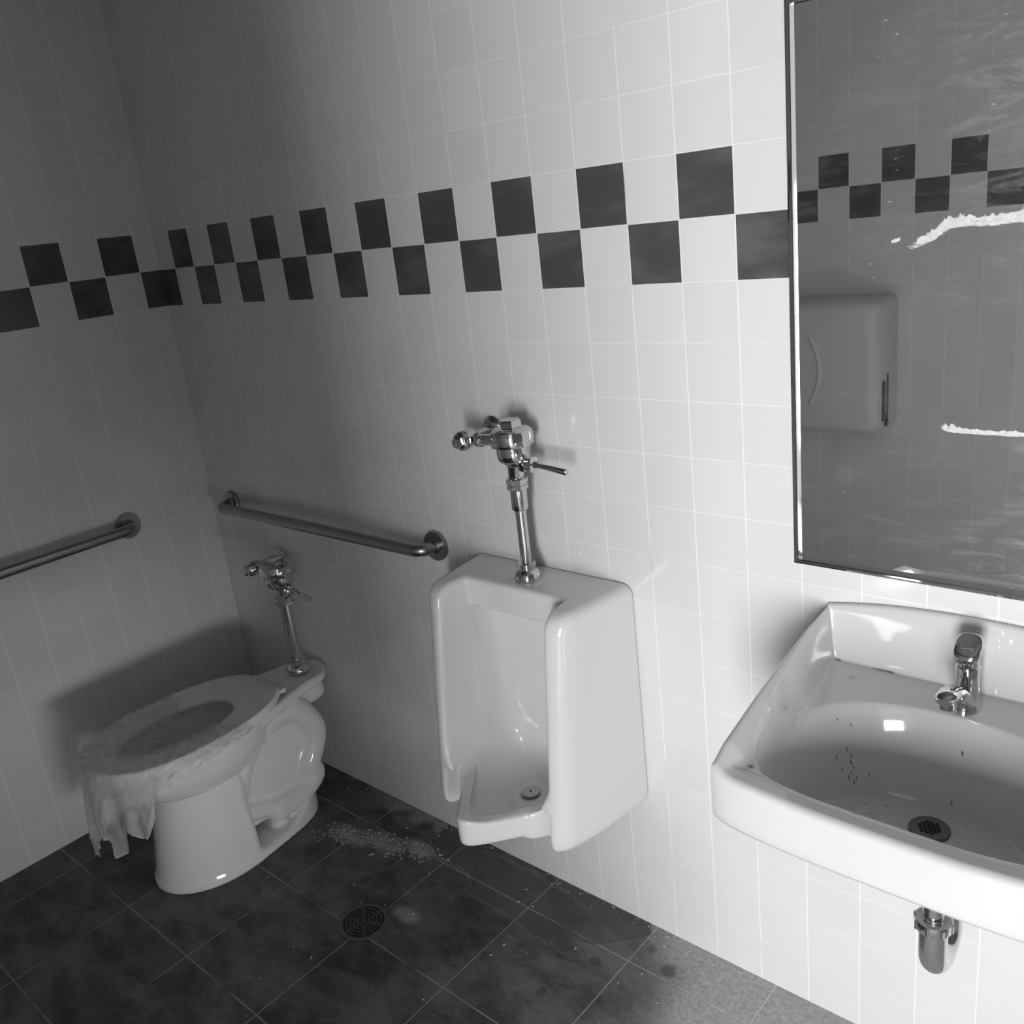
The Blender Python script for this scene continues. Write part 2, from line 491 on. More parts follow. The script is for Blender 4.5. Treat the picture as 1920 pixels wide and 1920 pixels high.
for sx, sy, sr in [(.932,.215,.022),(.78,.19,.012),(.87,.16,.018),(.80,.12,.02),(1.776,.102,.022),(1.712,.072,.017),(1.572,.318,.010),(1.44,.24,.02),(1.26,.28,.016),(.93,.30,.02),(.70,.50,.015),(.56,.75,.014),(1.62,.175,.02),(1.10,.22,.014)]:
    spot = np.maximum(spot, 1-sstep(np.hypot(GX-sx, GY-sy)+wob*1.3, sr*.5, sr))
grit = np.zeros(GX.shape)
for sx, sy, a, b in [(.74,.20,.10,.045),(.85,.165,.10,.04),(.96,.125,.08,.035),(1.12,.33,.05,.03)]:
    grit = np.maximum(grit, 1-sstep(np.hypot((GX-sx)/a, (GY-sy)/b)+wob*20, .3, 1.1))
dust = np.maximum(dust, grit*.4)
# grout-like smear line by the sink wall
for pth in ([(1.915,.002),(1.945,.02),(1.997,.008)], [(1.867,.085),(1.915,.004)], [(1.99,.01),(2.054,.076)]):
    for a, b in zip(pth[:-1], pth[1:]):
        a = np.array(a); b = np.array(b); e = b-a
        tt = np.clip(((GX-a[0])*e[0]+(GY-a[1])*e[1])/(e@e), 0, 1)
        grit = np.maximum(grit, .9*(1-sstep(np.hypot(GX-a[0]-tt*e[0], GY-a[1]-tt*e[1]), .002, .006)))
nX, nY = GX.shape
V = np.stack([GX.ravel(), -GY.ravel(), np.zeros(GX.size)], 1)
I = np.arange(nX*nY).reshape(nX, nY)
F = np.stack([I[:-1, :-1].ravel(), I[:-1, 1:].ravel(), I[1:, 1:].ravel(), I[1:, :-1].ravel()], 1)
struct(mesh_obj('floor', V, F, 'floor', smooth=False, attrs={'wet': wetA.ravel(), 'dust': dust.ravel(), 'spot': spot.ravel(), 'grit': grit.ravel()}))

# ------------------------------------------------------------------ sink
SX, HW = 2.375, 0.257
SPX, SPY = 2.235, .20
SPOTS = [(2.272,.215), (2.285,.235), (2.392,.135), (2.386,.16), (2.415,.185), (2.19,.40), (2.30,.20)]
def build_sink():
    root = thing('sink', (SX, -.002, .78), 'white wall-hung china sink below the mirror, dirty around its deck', 'sink')
    nx, ny = 300, 270
    u = np.linspace(-1, 1, nx); v = np.linspace(0, 1, ny)
    # denser near the edges
    u = np.sign(u)*(1-(1-np.abs(u))**1.25); v = 1-(1-v)**1.15
    U, Vv = np.meshgrid(u, v, indexing='ij')
    yf = .4600 - .016*np.abs(U)**3 - .006*np.abs(U)**14
    X = U*HW; Y = Vv*yf + .002
    X = X*(1-.012*Vv**6)
    sidep_y = [0, .09, .173, .289, .395, .43, .46]; sidep_z = [.963, .955, .941, .919, .892, .876, .862]
    crown = .962 + .025*(1-np.abs(U)**2.2)
    side = np.interp(Y, sidep_y, sidep_z)
    # sloped rim that falls from the backsplash to the front
    rimw = .018 + .016*sstep(Y, 0, .42)
    din = HW - np.abs(X)                      # distance from the side
    inner = .861 + 0*X - .006*sstep(Y, .03, .12)
    fside = 1-sstep(din, rimw*.3, rimw*.3+.020+.030*sstep(Y, .02, .2))
    fside = fside**1.0
    Z = inner + (side-inner)*fside
    # front rim
    dfr = yf+.002-Y
    ff = 1-sstep(dfr, .026, .050)
    Z = np.maximum(Z, inner + (.866-inner)*ff) if False else smax(Z, inner+(.8665-inner)*ff, .008)
    # backsplash
    fb = 1-sstep(Y, .009, .028)
    back = .861 + (crown-.861)*fb
    Z = smax(Z, back, .012)
    # bowl
    bx = X/.222; by = np.where(Y > .275, (Y-.275)/.146, (Y-.275)/.163)
    qr = (np.abs(bx)**2.3+np.abs(by)**2.3)**(1/2.3)
    qf = (np.abs(bx)**5+np.abs(by)**5)**(1/5.)
    bl = sstep(Y, .22, .33)
    q = qr*(1-bl)+qf*bl
    tb = np.clip(1-q, 0, 1)
    wallw_f = .13; 
    wall = np.where(by > 0, .12, .34)
    wall = .13 + .24*sstep(-by, -.25, .5) + .16*sstep(np.abs(bx), .4, 1)
    depth = sstep(tb, -.015, wall)
    floor_z = .716 + .02*np.clip(((X)/.2)**2 + ((Y-.222)/.16)**2, 0, 2)
    Z = Z + (floor_z-Z)*depth
    Z0 = Z.copy()
    # rounded outer edge
    r = .012
    e = np.minimum(din, dfr); e = np.clip(e, 0, r)
    Z = Z - (r-np.sqrt(np.clip(r*r-(r-e)**2, 0, None)))
    Yw = -Y
    P = np.stack([X+SX, Yw, Z], -1)
    V = P.reshape(-1, 3); I = np.arange(nx*ny).reshape(nx, ny)
    F = [np.stack([I[:-1, :-1].ravel(), I[:-1, 1:].ravel(), I[1:, 1:].ravel(), I[1:, :-1].ravel()], 1)]
    # apron and underside
    ring = list(I[0, :]) + list(I[1:, -1]) + list(I[-1, -2::-1]) + list(I[-2:0:-1, 0])
    ring = np.array(ring)
    rows = [ring]; Vl = [V]; k = len(V)
    base = V[ring]
    cen = np.array([SX, -.2, 0])
    for zz, ins in [(.845, .0), (.82, .0), (.795, .0003), (.785, .001), (.778, .004), (.7745, .009), (.773, .016), (.75, .06), (.70, .10), (.69, .14)]:
        n = base.copy()
        zt = np.minimum(base[:, 2]-.002, zz + (0.0 if zz > .77 else 0)*(np.abs(base[:, 0]-SX)/HW)**10)
        n[:, 2] = zt
        d = cen - n; d[:, 2] = 0; L = np.linalg.norm(d, axis=1)[:, None]
        onwall = base[:, 1] > -.0035
        step = d/L*ins*1.2
        step[onwall, 1] = 0
        n = n + step
        Vl.append(n); rows.append(np.arange(k, k+len(n))); k += len(n)
    for a, b in zip(rows[:-1], rows[1:]):
        F.append(np.stack([a, b, np.roll(b, -1), np.roll(a, -1)], 1))
    Vn = np.concatenate(Vl)
    dirt = np.zeros(len(Vn))
    gx = Vn[:, 0]; gy = -Vn[:, 1]; gz = Vn[:, 2]
    def blob(cx, cy, rx, ry, a):
        return a*np.clip(1-np.hypot((gx-cx)/rx, (gy-cy)/ry), 0, 1)
    for b in [(2.148,.029,.013,.005,1.5),(2.225,.029,.035,.0045,1.2),(2.24,.029,.018,.0045,1.6),(2.19,.075,.06,.035,.62),(2.168,.40,.016,.010,1.0),(2.46,.05,.06,.025,.6),
              (2.155,.255,.014,.05,.62),(2.152,.18,.012,.05,.5),(2.34,.425,.05,.007,.65),(2.45,.425,.05,.006,.7)]:
        dirt = np.maximum(dirt, blob(*b))
    rr = np.random.default_rng(2)
    for i in range(16):
        cx = SPX+rr.normal()*.014; cy = SPY+rr.normal()*.012
        dirt = np.maximum(dirt, 1.6*np.clip(1-np.hypot(gx-cx, gy-cy)/.0025, 0, 1))
    for cx, cy in SPOTS:
        dirt = np.maximum(dirt, 1.8*np.clip(1-np.hypot(gx-cx, gy-cy)/.0028, 0, 1))
    V2 = Vn.copy()
    fl = rows[-1][::-1]
    me = mesh_obj('basin', V2.tolist(), [list(f) for f in np.concatenate(F)] + [list(map(int, fl))], 'ceramic_dirt', root, True, 60, {'dirt': dirt})
    # drain strainer
    dz = .7185; cx, cy = SX-.002, -.222
    m = MB(); m.lathe([(.0005, .0), (.030, .0), (.030, .003), (.0285, .0042), (.0005, .0035)], (cx, cy, dz-.001), seg=48)
    st = m.build('drain_strainer', 'brass', root)
    m = MB()
    hp = .0073
    for a in range(-2, 3):
        for b in range(-2, 3):
            if abs(a+b) > 2: continue
            hx = cx+hp*(a+b*.5); hy = cy+hp*b*.866
            m.lathe([(.0033, 0), (.0033, .0006)], (hx, hy, dz+.0028), hexa=True, rot=math.pi/6)
    m.build('strainer_holes', 'black', st, smooth=False)
    return root
def fix_children_parent(): pass
build_sink()

# faucet
def build_faucet():
    fx, fy, z0 = 2.378, -.076, .856
    root = thing('faucet', (fx, fy, z0), 'chrome push-button faucet standing on the sink deck', 'faucet')
    def loft(secs, n=36):
        V = []; F = []
        for cx, cy, cz, rx, ry, tilt, pw in secs:
            for k in range(n):
                t = 2*math.pi*k/n; c, s = math.cos(t), math.sin(t)
                x = rx*math.copysign(abs(c)**pw, c); y = ry*math.copysign(abs(s)**pw, s)
                V.append((cx+x, cy+y*math.cos(tilt), cz+y*math.sin(tilt)))
        for i in range(len(secs)-1):
            for k in range(n):
                k2 = (k+1) % n; F.append((i*n+k, i*n+k2, (i+1)*n+k2, (i+1)*n+k))
        F.append(tuple(range(n))[::-1]); F.append(tuple((len(secs)-1)*n+k for k in range(n)))
        return V, F
    m = MB()
    m.add(*loft([(fx, fy, z0, .024, .030, 0, 1), (fx, fy, z0+.004, .0245, .031, 0, 1), (fx, fy, z0+.012, .0215, .026, 0, 1), (fx, fy+.002, z0+.03, .0185, .021, 0, 1),
                 (fx, fy+.003, z0+.055, .0175, .019, 0, 1), (fx, fy+.003, z0+.078, .0182, .019, 0, 1), (fx, fy+.003, z0+.080, .017, .018, 0, 1)]))
    b = m.build('body', 'chrome', root, angle=50)
    # spout : flattened arm curving forward
    pts = [(0, z0+.014, .019, .012), (.018, z0+.026, .0185, .0125), (.040, z0+.049, .0175, .0105), (.062, z0+.066, .017, .0085), (.086, z0+.073, .017, .008), (.108, z0+.074, .016, .008), (.118, z0+.073, .011, .005)]
    V = []; n = 28
    for i, (d, z, rx, rz) in enumerate(pts):
        a = pts[max(i-1, 0)]; c = pts[min(i+1, len(pts)-1)]
        ty, tz = -(c[0]-a[0]), c[1]-a[1]; L = math.hypot(ty, tz); ny_, nz_ = -tz/L, ty/L
        for k in range(n):
            t = 2*math.pi*k/n
            V.append((fx+rx*math.cos(t), fy-d+ny_*rz*math.sin(t), z+nz_*rz*math.sin(t)))
    F = []
    for i in range(len(pts)-1):
        for k in range(n):
            k2 = (k+1) % n; F.append((i*n+k, (i+1)*n+k, (i+1)*n+k2, i*n+k2))
    F.append(tuple(range(n))); F.append(tuple((len(pts)-1)*n+k for k in range(n))[::-1])
    sp = mesh_obj('spout', V, F, 'chrome', root, angle=50)
    m = MB(); m.lathe([(.0115, -.012), (.0125, -.006), (.0125, .006)], (fx, fy-.099, z0+.067), seg=28)
    m.build('aerator', 'chrome', sp)
    # stem ring and slanted push button
    m = MB(); m.lathe([(.0165, 0), (.0165, .012), (.0145, .014), (.0145, .020), (.0125, .024)], (fx, fy+.003, z0+.0785), seg=36)
    bt = m.build('push_button', 'chrome', root)
    m = MB()
    ti = math.radians(32)
    m.add(*loft([(fx, fy, z0+.0985, .014, .016, ti, .8), (fx, fy-.001, z0+.1025, .0195, .023, ti, .75), (fx, fy-.001, z0+.109, .021, .0255, ti, .72), (fx, fy-.001, z0+.1155, .0205, .0245, ti, .72), (fx, fy-.001, z0+.118, .018, .021, ti, .72), (fx, fy, z0+.117, .010, .012, ti, .8)]))
    m.build('button_cap', 'chrome', bt, angle=50)
    return root
build_faucet()

# P-trap
def build_trap():
    tx, ty = 2.382, -.215
    root = thing('drain_trap', (tx, ty, .43), 'polished chrome drain trap hanging under the sink', 'drain pipe')
    m = MB(); m.tube([(tx, ty, .688), (tx, ty, .52)], .0165, 28); m.build('tailpiece', 'chrome', root)
    pth = [(tx, ty, .545), (tx, ty, .500)]
    R_ = .040
    for k in range(1, 20):
        a = math.pi*k/20
        pth.append((tx, ty+R_-R_*math.cos(a), .482-R_*1.0*math.sin(a)))
    pth += [(tx, ty+2*R_, .485), (tx, ty+2*R_, .53)]
    m = MB(); m.tube(pth, .0225, 32); m.build('trap_bend', 'chrome', root)
    m = MB(); m.lathe([(.0175, .016), (.024, .017), (.0285, .015), (.0292, .010), (.0292, .002), (.028, -.003), (.024, -.003)], (tx, ty, .533), seg=48)
    for k in range(8):
        t = 2*math.pi*k/8
        m.lathe([(.0035, -.002), (.0035, .012)], (tx+.028*math.cos(t), ty+.028*math.sin(t), .534), seg=8)
    m.build('slip_nut', 'chrome', root)
    m = MB(); m.lathe([(.018, .016), (.028, .015), (.029, .008), (.029, 0), (.023, -.003)], (tx, ty+2*R_, .518), seg=40)
    m.build('slip_nut', 'chrome', root)
    m = MB(); m.tube(arc_path([(tx, ty+2*R_, .52), (tx, ty+2*R_, .575), (tx, -.001, .575)], .03), .0165, 24)
    m.build('wall_tube', 'chrome', root)
    m = MB(); m.lathe([(.034, 0), (.034, .003), (.020, .012), (.017, .012)], (tx, -.001, .575), (0, -1, 0), 36)
    m.build('wall_flange', 'chrome', root)
build_trap()

# ------------------------------------------------------------------ mirror
def build_mirror():
    x0, x1, z0, z1 = 2.0600, 2.670, 1.0335, 1.957
    root = thing('mirror', (2.36, 0, 1.027), 'framed wall mirror with white streaks, hanging above the sink', 'mirror')
    fw, dep = .0100, .0165
    # mitred frame bars: front lip, inner return
    prof = [(0, -.001), (0, -dep+.004), (.002, -dep+.001), (.005, -dep), (fw-.002, -dep), (fw, -dep+.002), (fw, -.003), (fw-.002, -.001)]
    prof = [(a, b) for a, b in prof]
    cs = [(x0, z0, 1, 1), (x1, z0, -1, 1), (x1, z1, -1, -1), (x0, z1, 1, -1)]
    V = []; F = []; n = len(prof)
    for cx, cz, sx, sz in cs:
        for a, b in prof: V.append((cx+sx*a, b, cz+sz*a))
    for i in range(4):
        j = (i+1) % 4
        for k in range(n):
            k2 = (k+1) % n; F.append((i*n+k, j*n+k, j*n+k2, i*n+k2))
    mesh_obj('frame', V, F, 'chrome', root, smooth=False)
    gx0, gx1, gz0, gz1 = x0+fw-.001, x1-fw+.001, z0+fw-.001, z1-fw+.001
    ya, yb = -.0065, -.0065+.0085*(gx1-gx0)
    m = MB(); m.add([(gx0, ya, gz0), (gx1, yb, gz0), (gx1, yb, gz1), (gx0, ya, gz1), (gx0, -.0008, gz0), (gx1, -.0008, gz0), (gx1, -.0008, gz1), (gx0, -.0008, gz1)],
                    [(0,1,2,3), (4,7,6,5), (0,4,5,1), (1,5,6,2), (2,6,7,3), (3,7,4,0)])
    gl = m.build('glass', 'mirror', root, smooth=False)
    def ribbon(path, hw, seed):  # ragged white streak laid just in front of the glass
        N = 160; Mw = 14; V = []; F = []; th = []
        P = np.array(path); s = np.linspace(0, 1, len(P)); t = np.linspace(0, 1, N)
        X = np.interp(t, s, P[:, 0]); Z = np.interp(t, s, P[:, 1]); H = np.interp(t, s, hw)
        k = np.ones(9)/9
        Z = np.convolve(np.pad(Z, 4, 'edge'), k, 'valid')
        for i in range(N):
            for j in range(Mw):
                q = j/(Mw-1)
                fluff = 1+.35*mnoise.noise(Vector((i*.13, seed, 0)))+.25*mnoise.noise(Vector((i*.45, seed, 3)))
                z = Z[i] - H[i]*.9 + 2*H[i]*q*(fluff if q > .5 else 1)
                y = ya+.0085*(X[i]-gx0) - .0009
                V.append((X[i], y, z))
                e = 1-abs(2*q-1)**3
                e *= min(1, t[i]*6+.15)
                th.append(e)
        for i in range(N-1):
            for j in range(Mw-1):
                a = i*Mw+j; F.append((a, a+Mw, a+Mw+1, a+1))
        mesh_obj('white_streak', V, F, 'streak', gl, True, 0, {'thick': th})
    ribbon([(2.238, 1.574), (2.262, 1.583), (2.285, 1.594), (2.302, 1.607), (2.325, 1.611), (2.36, 1.608), (2.40, 1.610), (2.44, 1.612), (2.50, 1.617), (2.56, 1.612), (2.62, 1.600)],
           [.004, .008, .010, .011, .010, .009, .010, .010, .010, .008, .005], 1)
    ribbon([(2.223, 1.5885), (2.230, 1.5895), (2.237, 1.592)], [.002, .004, .003], 5)
    ribbon([(2.302, 1.302), (2.312, 1.302), (2.33, 1.299), (2.36, 1.2975), (2.40, 1.298), (2.44, 1.298), (2.50, 1.300), (2.56, 1.297)],
           [.006, .008, .006, .0045, .005, .005, .005, .004], 8)
build_mirror()

# ------------------------------------------------------------------ urinal
UX = 1.4575
def urinal_sdf(x, Y, z):
    ax = np.sqrt(x*x+1e-8)
    w_ = .2325 - .031*np.clip(Y, 0, .3)/.24
    yf = .217 + (.90-z)*.125
    blk = smax(ax-w_, z-.915, .030)
    blk = smax(blk, Y-yf, .050)
    blk = smax(blk, (.354+.008*sstep(Y, .12, .25))-z, .045)
    wi = .143 + .09*np.clip(Y-.13, 0, .2)
    axr = np.sqrt(x*x+.022**2)-.010
    dV = .793*axr+.61*(Y-.400)
    zf = .387 + .062*np.clip(((ax/.135)**2+((Y-.15)/.20)**2), 0, 1.5)**1.2
    cut = smax(ax-wi, .048-Y, .07)
    cut = smax(cut, zf-z, .05)
    cut = smax(cut, np.minimum(dV+.026, .452-z), .012)
    head = smax(.842-z, Y-.132, .012)
    cut = smax(cut, -head, .010)
    # free space outside the lip and beneath it
    cut2 = smax(ax-(wi+.002), .004-dV, .010)
    cut2 = smax(cut2, z-.47, .008)
    cut2 = smax(cut2, .17-Y, .02)
    cut3 = smax(smax(ax-wi, .020-Y, .02), z-(.345+.040*sstep(Y, .08, .17)), .012)
    body = smax(blk, -cut, .014)
    body = smax(body, -cut2, .010)
    body = smax(body, -cut3, .010)
    lip = smax(dV, smax(z-.468, .392-z, .020), .016)
    lip = smax(lip, .05-Y, .01)
    lip = smax(lip, ax-.165, .01)
    lip = smax(lip, -cut, .012)
    out = smin(body, lip, .010)
    bump = np.sqrt((x/.042)**2+((Y-.155)/.060)**2+((z-.365)/.045)**2)-1
    bump = smax(bump*.042, -cut, .006)
    out = smin(out, bump, .01)
    return np.maximum(out, .0015-Y)
def build_urinal():
    root = thing('urinal', (UX, 0, .357), 'white china urinal with pointed lip, mounted on the lit wall', 'urinal')
    V, F = surface_nets(lambda x, y, z: urinal_sdf(x, y, z), (-.25, -.006, .28), (.25, .42, .93), .0035)
    V = V*np.array([1, -1, 1]) + np.array([UX, 0, 0]); F = F[:, ::-1]
    mesh_obj('bowl', V, F, 'ceramic', root, True, 0)
    dc = (UX, -.153, .3895)
    m = MB(); m.lathe([(.016, -.004), (.016, .003)], dc, seg=32); r = m.build('drain_recess', 'black', root)
    m = MB(); m.lathe([(.020, .0), (.0225, .0012), (.0225, .0035), (.0205, .0052), (.0005, .0066)], (dc[0], dc[1], dc[2]+.003), seg=44)
    dm = m.build('drain_cap', 'steel', root)
    m = MB(); m.lathe([(.0022, 0), (.0022, .0008)], (dc[0], dc[1], dc[2]+.0096), seg=12); m.build('cap_screw', 'black', dm)
    tx = bpy.data.curves.new('logo_lettering', 'FONT'); tx.body = 'American Standard'; tx.size = .0062; tx.extrude = .00015
    tx.align_x = 'CENTER'
    to = bpy.data.objects.new('tmp', tx); COL.objects.link(to)
    dg = bpy.context.evaluated_depsgraph_get()
    me = bpy.data.meshes.new_from_object(to.evaluated_get(dg)); me.name = 'logo_lettering'
    bpy.data.objects.remove(to)
    me.transform(Matrix.Translation((1.292, -.022, .9128)))
    me.materials.clear(); me.materials.append(MAT['print'])
    o = bpy.data.objects.new('logo_lettering', me); COL.objects.link(o); o.parent = root
    o.matrix_parent_inverse = Matrix.Translation(-Vector(root.location))
build_urinal()

# ------------------------------------------------------------------ flush valves
def flush_valve(ax, ay, zb, zt, label, pr, fr, vb, esc, handle_z, stop_z, k=1.0):
    def K(pr_): return [(a*k, b) for a, b in pr_]
    root = thing('flush_valve', (ax, ay, zb), label, 'flush valve', 'chrome flush valves on the back wall')
    # body
    m = MB()
    m.lathe(K([(.016, -.150), (.0175, -.145), (.0175, -.105), (.022, -.098), (.031, -.092), (.036, -.085), (.0375, -.072), (.0375, -.057), (.034, -.054)]), (ax, ay, zt))
    m.build('valve_body', 'chrome', root)
    m = MB()
    m.lathe(K([(.038, -.058), (.0445, -.056), (.0465, -.052), (.0465, -.032), (.0435, -.024), (.034, -.0175), (.024, -.015), (.010, -.015)]), (ax, ay, zt), seg=48)
    cv = m.build('valve_cover', 'chrome', root)
    m = MB(); m.lathe([(.0235, -.017), (.0250, -.015), (.0250, -.004), (.0225, -.0005), (.001, 0)], (ax, ay, zt), hexa=True, rot=.3)
    m.build('cap_nut', 'chrome', cv, smooth=False)
    # outlet coupling and tube
    cz = zt-.129
    m = MB(); m.lathe(K([(.021, 0), (.0245, -.002), (.0245, -.012), (.0225, -.013), (.0225, -.015), (.0245, -.016), (.0245, -.024), (.021, -.027)]), (ax, ay, cz), seg=8, rot=.2)
    m.build('coupling_nut', 'chrome', root, angle=25)
    bot = cz-.025
    if vb:
        m = MB(); m.lathe([(.0185, 0), (.0185, -.046), (.0170, -.051), (.012, -.052)], (ax, ay, cz-.022), seg=32)
        m.build('vacuum_breaker', 'chrome', root); bot = cz-.072
    m = MB(); m.tube([(ax, ay, bot), (ax, ay, zb+.01)], pr, 28); m.build('flush_tube', 'chrome', root)
    m = MB(); m.lathe([(fr, .0), (fr*1.01, .004), (fr*.97, .013), (fr*.86, .020), (fr*.6, .025), (fr*.60, .030), (fr*.68, .031), (fr*.68, .040), (pr+.0005, .042)], (ax, ay, zb-.001), seg=44)
    m.build('spud_flange', 'chrome', root)
    # handle on the right
    hz = handle_z
    m = MB()
    m.lathe([(.0125, .010), (.0125, .022)], (ax, ay, hz), (1, 0, 0), 24)
    m.lathe([(.0185, 0), (.0195, .002), (.0195, .012), (.0185, .014)], (ax+.022, ay, hz), (1, 0, 0), hexa=True)
    m.lathe([(.016, 0), (.0165, .010), (.0175, .012), (.0175, .018), (.012, .021)], (ax+.036, ay, hz), (1, 0, 0), 32)
    m.build('handle_nut', 'chrome', root)
    m = MB(); dz = -.006
    m.tube([(ax+.052, ay, hz), (ax+.060, ay, hz), (ax+.070, ay-.001, hz-.0005), (ax+.105, ay-.003, hz+dz*.5), (ax+.144, ay-.005, hz+dz), (ax+.146, ay-.005, hz+dz)],
           [.0085, .0080, .0055, .0066, .0074, .0060], 20)
    m.build('handle_lever', 'chrome', root)
    # supply on the left: tailpiece, control stop, wall escutcheon
    sx = esc[0]
    m = MB()
    m.tube([(sx, ay, stop_z), (ax-.02, ay, stop_z+.0)], .0125, 24)
    m.lathe([(.0165, 0), (.0185, .002), (.0185, .012), (.0165, .014)], (sx+.024, ay, stop_z), (1, 0, 0), 28)
    m.lathe([(.019, 0), (.021, .002), (.021, .014), (.019, .016)], (ax-.052, ay, stop_z), (1, 0, 0), hexa=True)
    m.build('tailpiece', 'chrome', root)
    m = MB()
    m.lathe([(.0125, 0), (.0125, -ay-.02), (.0195, -ay-.012), (.0225, -ay), (.0225, -ay+.012), (.0215, -ay+.022), (.019, -ay+.024)], (sx, 0, stop_z), (0, -1, 0), 36)
    st = m.build('control_stop', 'chrome', root)
    m = MB()
    m.lathe([(.0205, 0), (.0225, .003), (.0205, .010), (.017, .013)], (sx, ay-.024, stop_z), (0, -1, 0), 32)
    m.lathe([(.0145, 0), (.0155, .006), (.0125, .011), (.006, .011), (.005, .009)], (sx, ay-.037, stop_z), (0, -1, 0), hexa=True)
    m.build('stop_cap', 'chrome', st)
    m = MB(); m.lathe([(.033, .001), (.033, .004), (.026, .012), (.016, .017), (.013, .017)], (sx, 0, stop_z), (0, -1, 0), 40)
    m.build('wall_escutcheon', 'chrome', root)
    return root
flush_valve(1.460, -.078, .9165, 1.283, 'tall chrome flush valve rising from the top of the urinal', .0122, .0295, True, (1.335, 0), 1.187, 1.232)
flush_valve(.459, -.088, .427, .806, 'dim chrome flush valve behind the toilet seat, in the dark corner', .0180, .0370, False, (.345, 0), .704, .752, 1.2)

# ------------------------------------------------------------------ toilet
TX = .459
def spline(P, k=4):
    P = [np.array(p) for p in P]; out = []
    for i in range(len(P)-1):
        a = P[max(i-1, 0)]; b = P[i]; c = P[i+1]; d = P[min(i+2, len(P)-1)]
        for j in range(k):
            t = j/k
            out.append(tuple(.5*((2*b)+(c-a)*t+(2*a-5*b+4*c-d)*t*t+(-a+3*b-3*c+d)*t**3)))
    out.append(tuple(P[-1])); return out
def toilet_sdf(x, Y, z):
    ax = np.abs(x)
    rim = .424
    # bowl : egg-shaped in plan, rounded underneath
    t = np.clip((.400-z)/.150, 0, 1)
    s = np.sqrt(np.clip(1-t**2.3, 0.0, 1))
    yc = .475 - .02*t
    b = np.where(Y > yc, .262, .23)
    q = np.sqrt((x/.180)**2 + ((Y-yc)/b)**2 + 1e-9)
    bowl = (q - np.maximum(s, .02))*.15
    bowl = smax(bowl, .252-z, .02)
    bowl = smax(bowl, z-rim, .012)
    # rim lip
    lip = smax((q-1.0)*.18, smax(z-rim, (rim-.032)-z, .01), .012)
    # deck
    hw = .088 + .055*sstep(Y, .10, .34)
    dk = smax(smax(ax-hw, .004-Y, .12), Y-.42, .02)
    deck = smax(dk, smax(z-rim, (rim-.036)-z, .012), .014)
    rec = smax(smax(ax-(hw-.016), .026-Y, .05), (rim-.004)-z, .004)
    rec = smax(rec, Y-.40, .01)
    neck = smax(smax(ax-(hw-.022), .030-Y, .06), smax(Y-.40, .33-z, .04), .02)
    neck = smax(neck, z-(rim-.02), .01)
    # pedestal column
    w0 = .150 - .028*(z/.27)
    yb = .660 - .045*(z/.27)
    pq = np.sqrt((x/w0)**2 + ((Y-.47)/(yb-.47))**2 + 1e-9)
    pq = np.where(Y > .47, pq, ax/w0)
    ped = (pq-1)*.13
    ped = smax(ped, (.405 - .0*z)-Y, .03)
    ped = smax(ped, z-.30, .03)
    # foot
    fw = .118 + .032*sstep(Y, .15, .45)
    fq = np.sqrt((ax/.150)**2 + ((Y-.47)/.190)**2 + 1e-9)
    fo = np.where(Y > .47, (fq-1)*.15, ax-fw)
    fo = smax(fo, .135-Y, .14)
    foot = smax(fo, z-(.026+.050*sstep(.31-Y, 0, .12)), .016)
    # trapway relief
    path = [(.415, .205), (.395, .26), (.345, .325), (.275, .368), (.195, .365), (.145, .315), (.125, .255), (.145, .200), (.168, .160), (.160, .118), (.215, .085), (.30, .078)]
    path = spline(path)
    xt = .078
    tr = np.full(x.shape, 9.0)
    for (a0, a1), (b0, b1) in zip(path[:-1], path[1:]):
        e0, e1 = b0-a0, b1-a1
        tt = np.clip(((Y-a0)*e0+(z-a1)*e1)/(e0*e0+e1*e1), 0, 1)
        d2 = (Y-a0-tt*e0)**2+(z-a1-tt*e1)**2
        tr = np.minimum(tr, d2)
    dyz = np.sqrt(tr)
    tube = np.sqrt(dyz**2 + (np.maximum(ax-xt, 0))**2) - .036
    low = [(.42, .20), (.425, .15), (.39, .118), (.335, .100)]
    tr2 = np.full(x.shape, 9.0)
    for (a0, a1), (b0, b1) in zip(low[:-1], low[1:]):
        e0, e1 = b0-a0, b1-a1
        tt = np.clip(((Y-a0)*e0+(z-a1)*e1)/(e0*e0+e1*e1), 0, 1)
        tr2 = np.minimum(tr2, (Y-a0-tt*e0)**2+(z-a1-tt*e1)**2)
    tube = smin(tube, np.sqrt(tr2+np.maximum(ax-xt+.004, 0)**2)-.026, .015)
    # inner web
    poly = np.maximum(np.maximum(.14-Y, Y-.44), np.maximum(.06-z, z-.36))
    web = smax(ax-.080, poly, .02)
    web = smax(web, -(Y-.10-(z-.05)*.0), .01)
    outlet = smax(np.sqrt((Y-.305)**2+(np.maximum(ax-.07, 0))**2)-.026, z-.09, .01)
    d = smin(bowl, lip, .012)
    d = smin(d, deck, .005)
    d = smin(d, neck, .006)
    d = smin(d, ped, .008)
    d = smin(d, foot, .010)
    tw = smin(tube, web, .012)
    tw = smin(tw, outlet, .010)
    d = smin(d, tw, .008)
    d = smax(d, -rec, .006)
    # inside of the bowl
    t2 = np.clip((.430-z)/.20, 0, 1)
    s2 = np.sqrt(np.clip(1-t2**2.0, 0, 1))
    qi = np.sqrt((x/.128)**2+((Y-.48)/.205)**2+1e-9)
    cav = (qi - np.maximum(s2, .01))*.12
    cav = smax(cav, .235-z, .01)
    d = smax(d, -cav, .010)
    return np.maximum(d, -z)
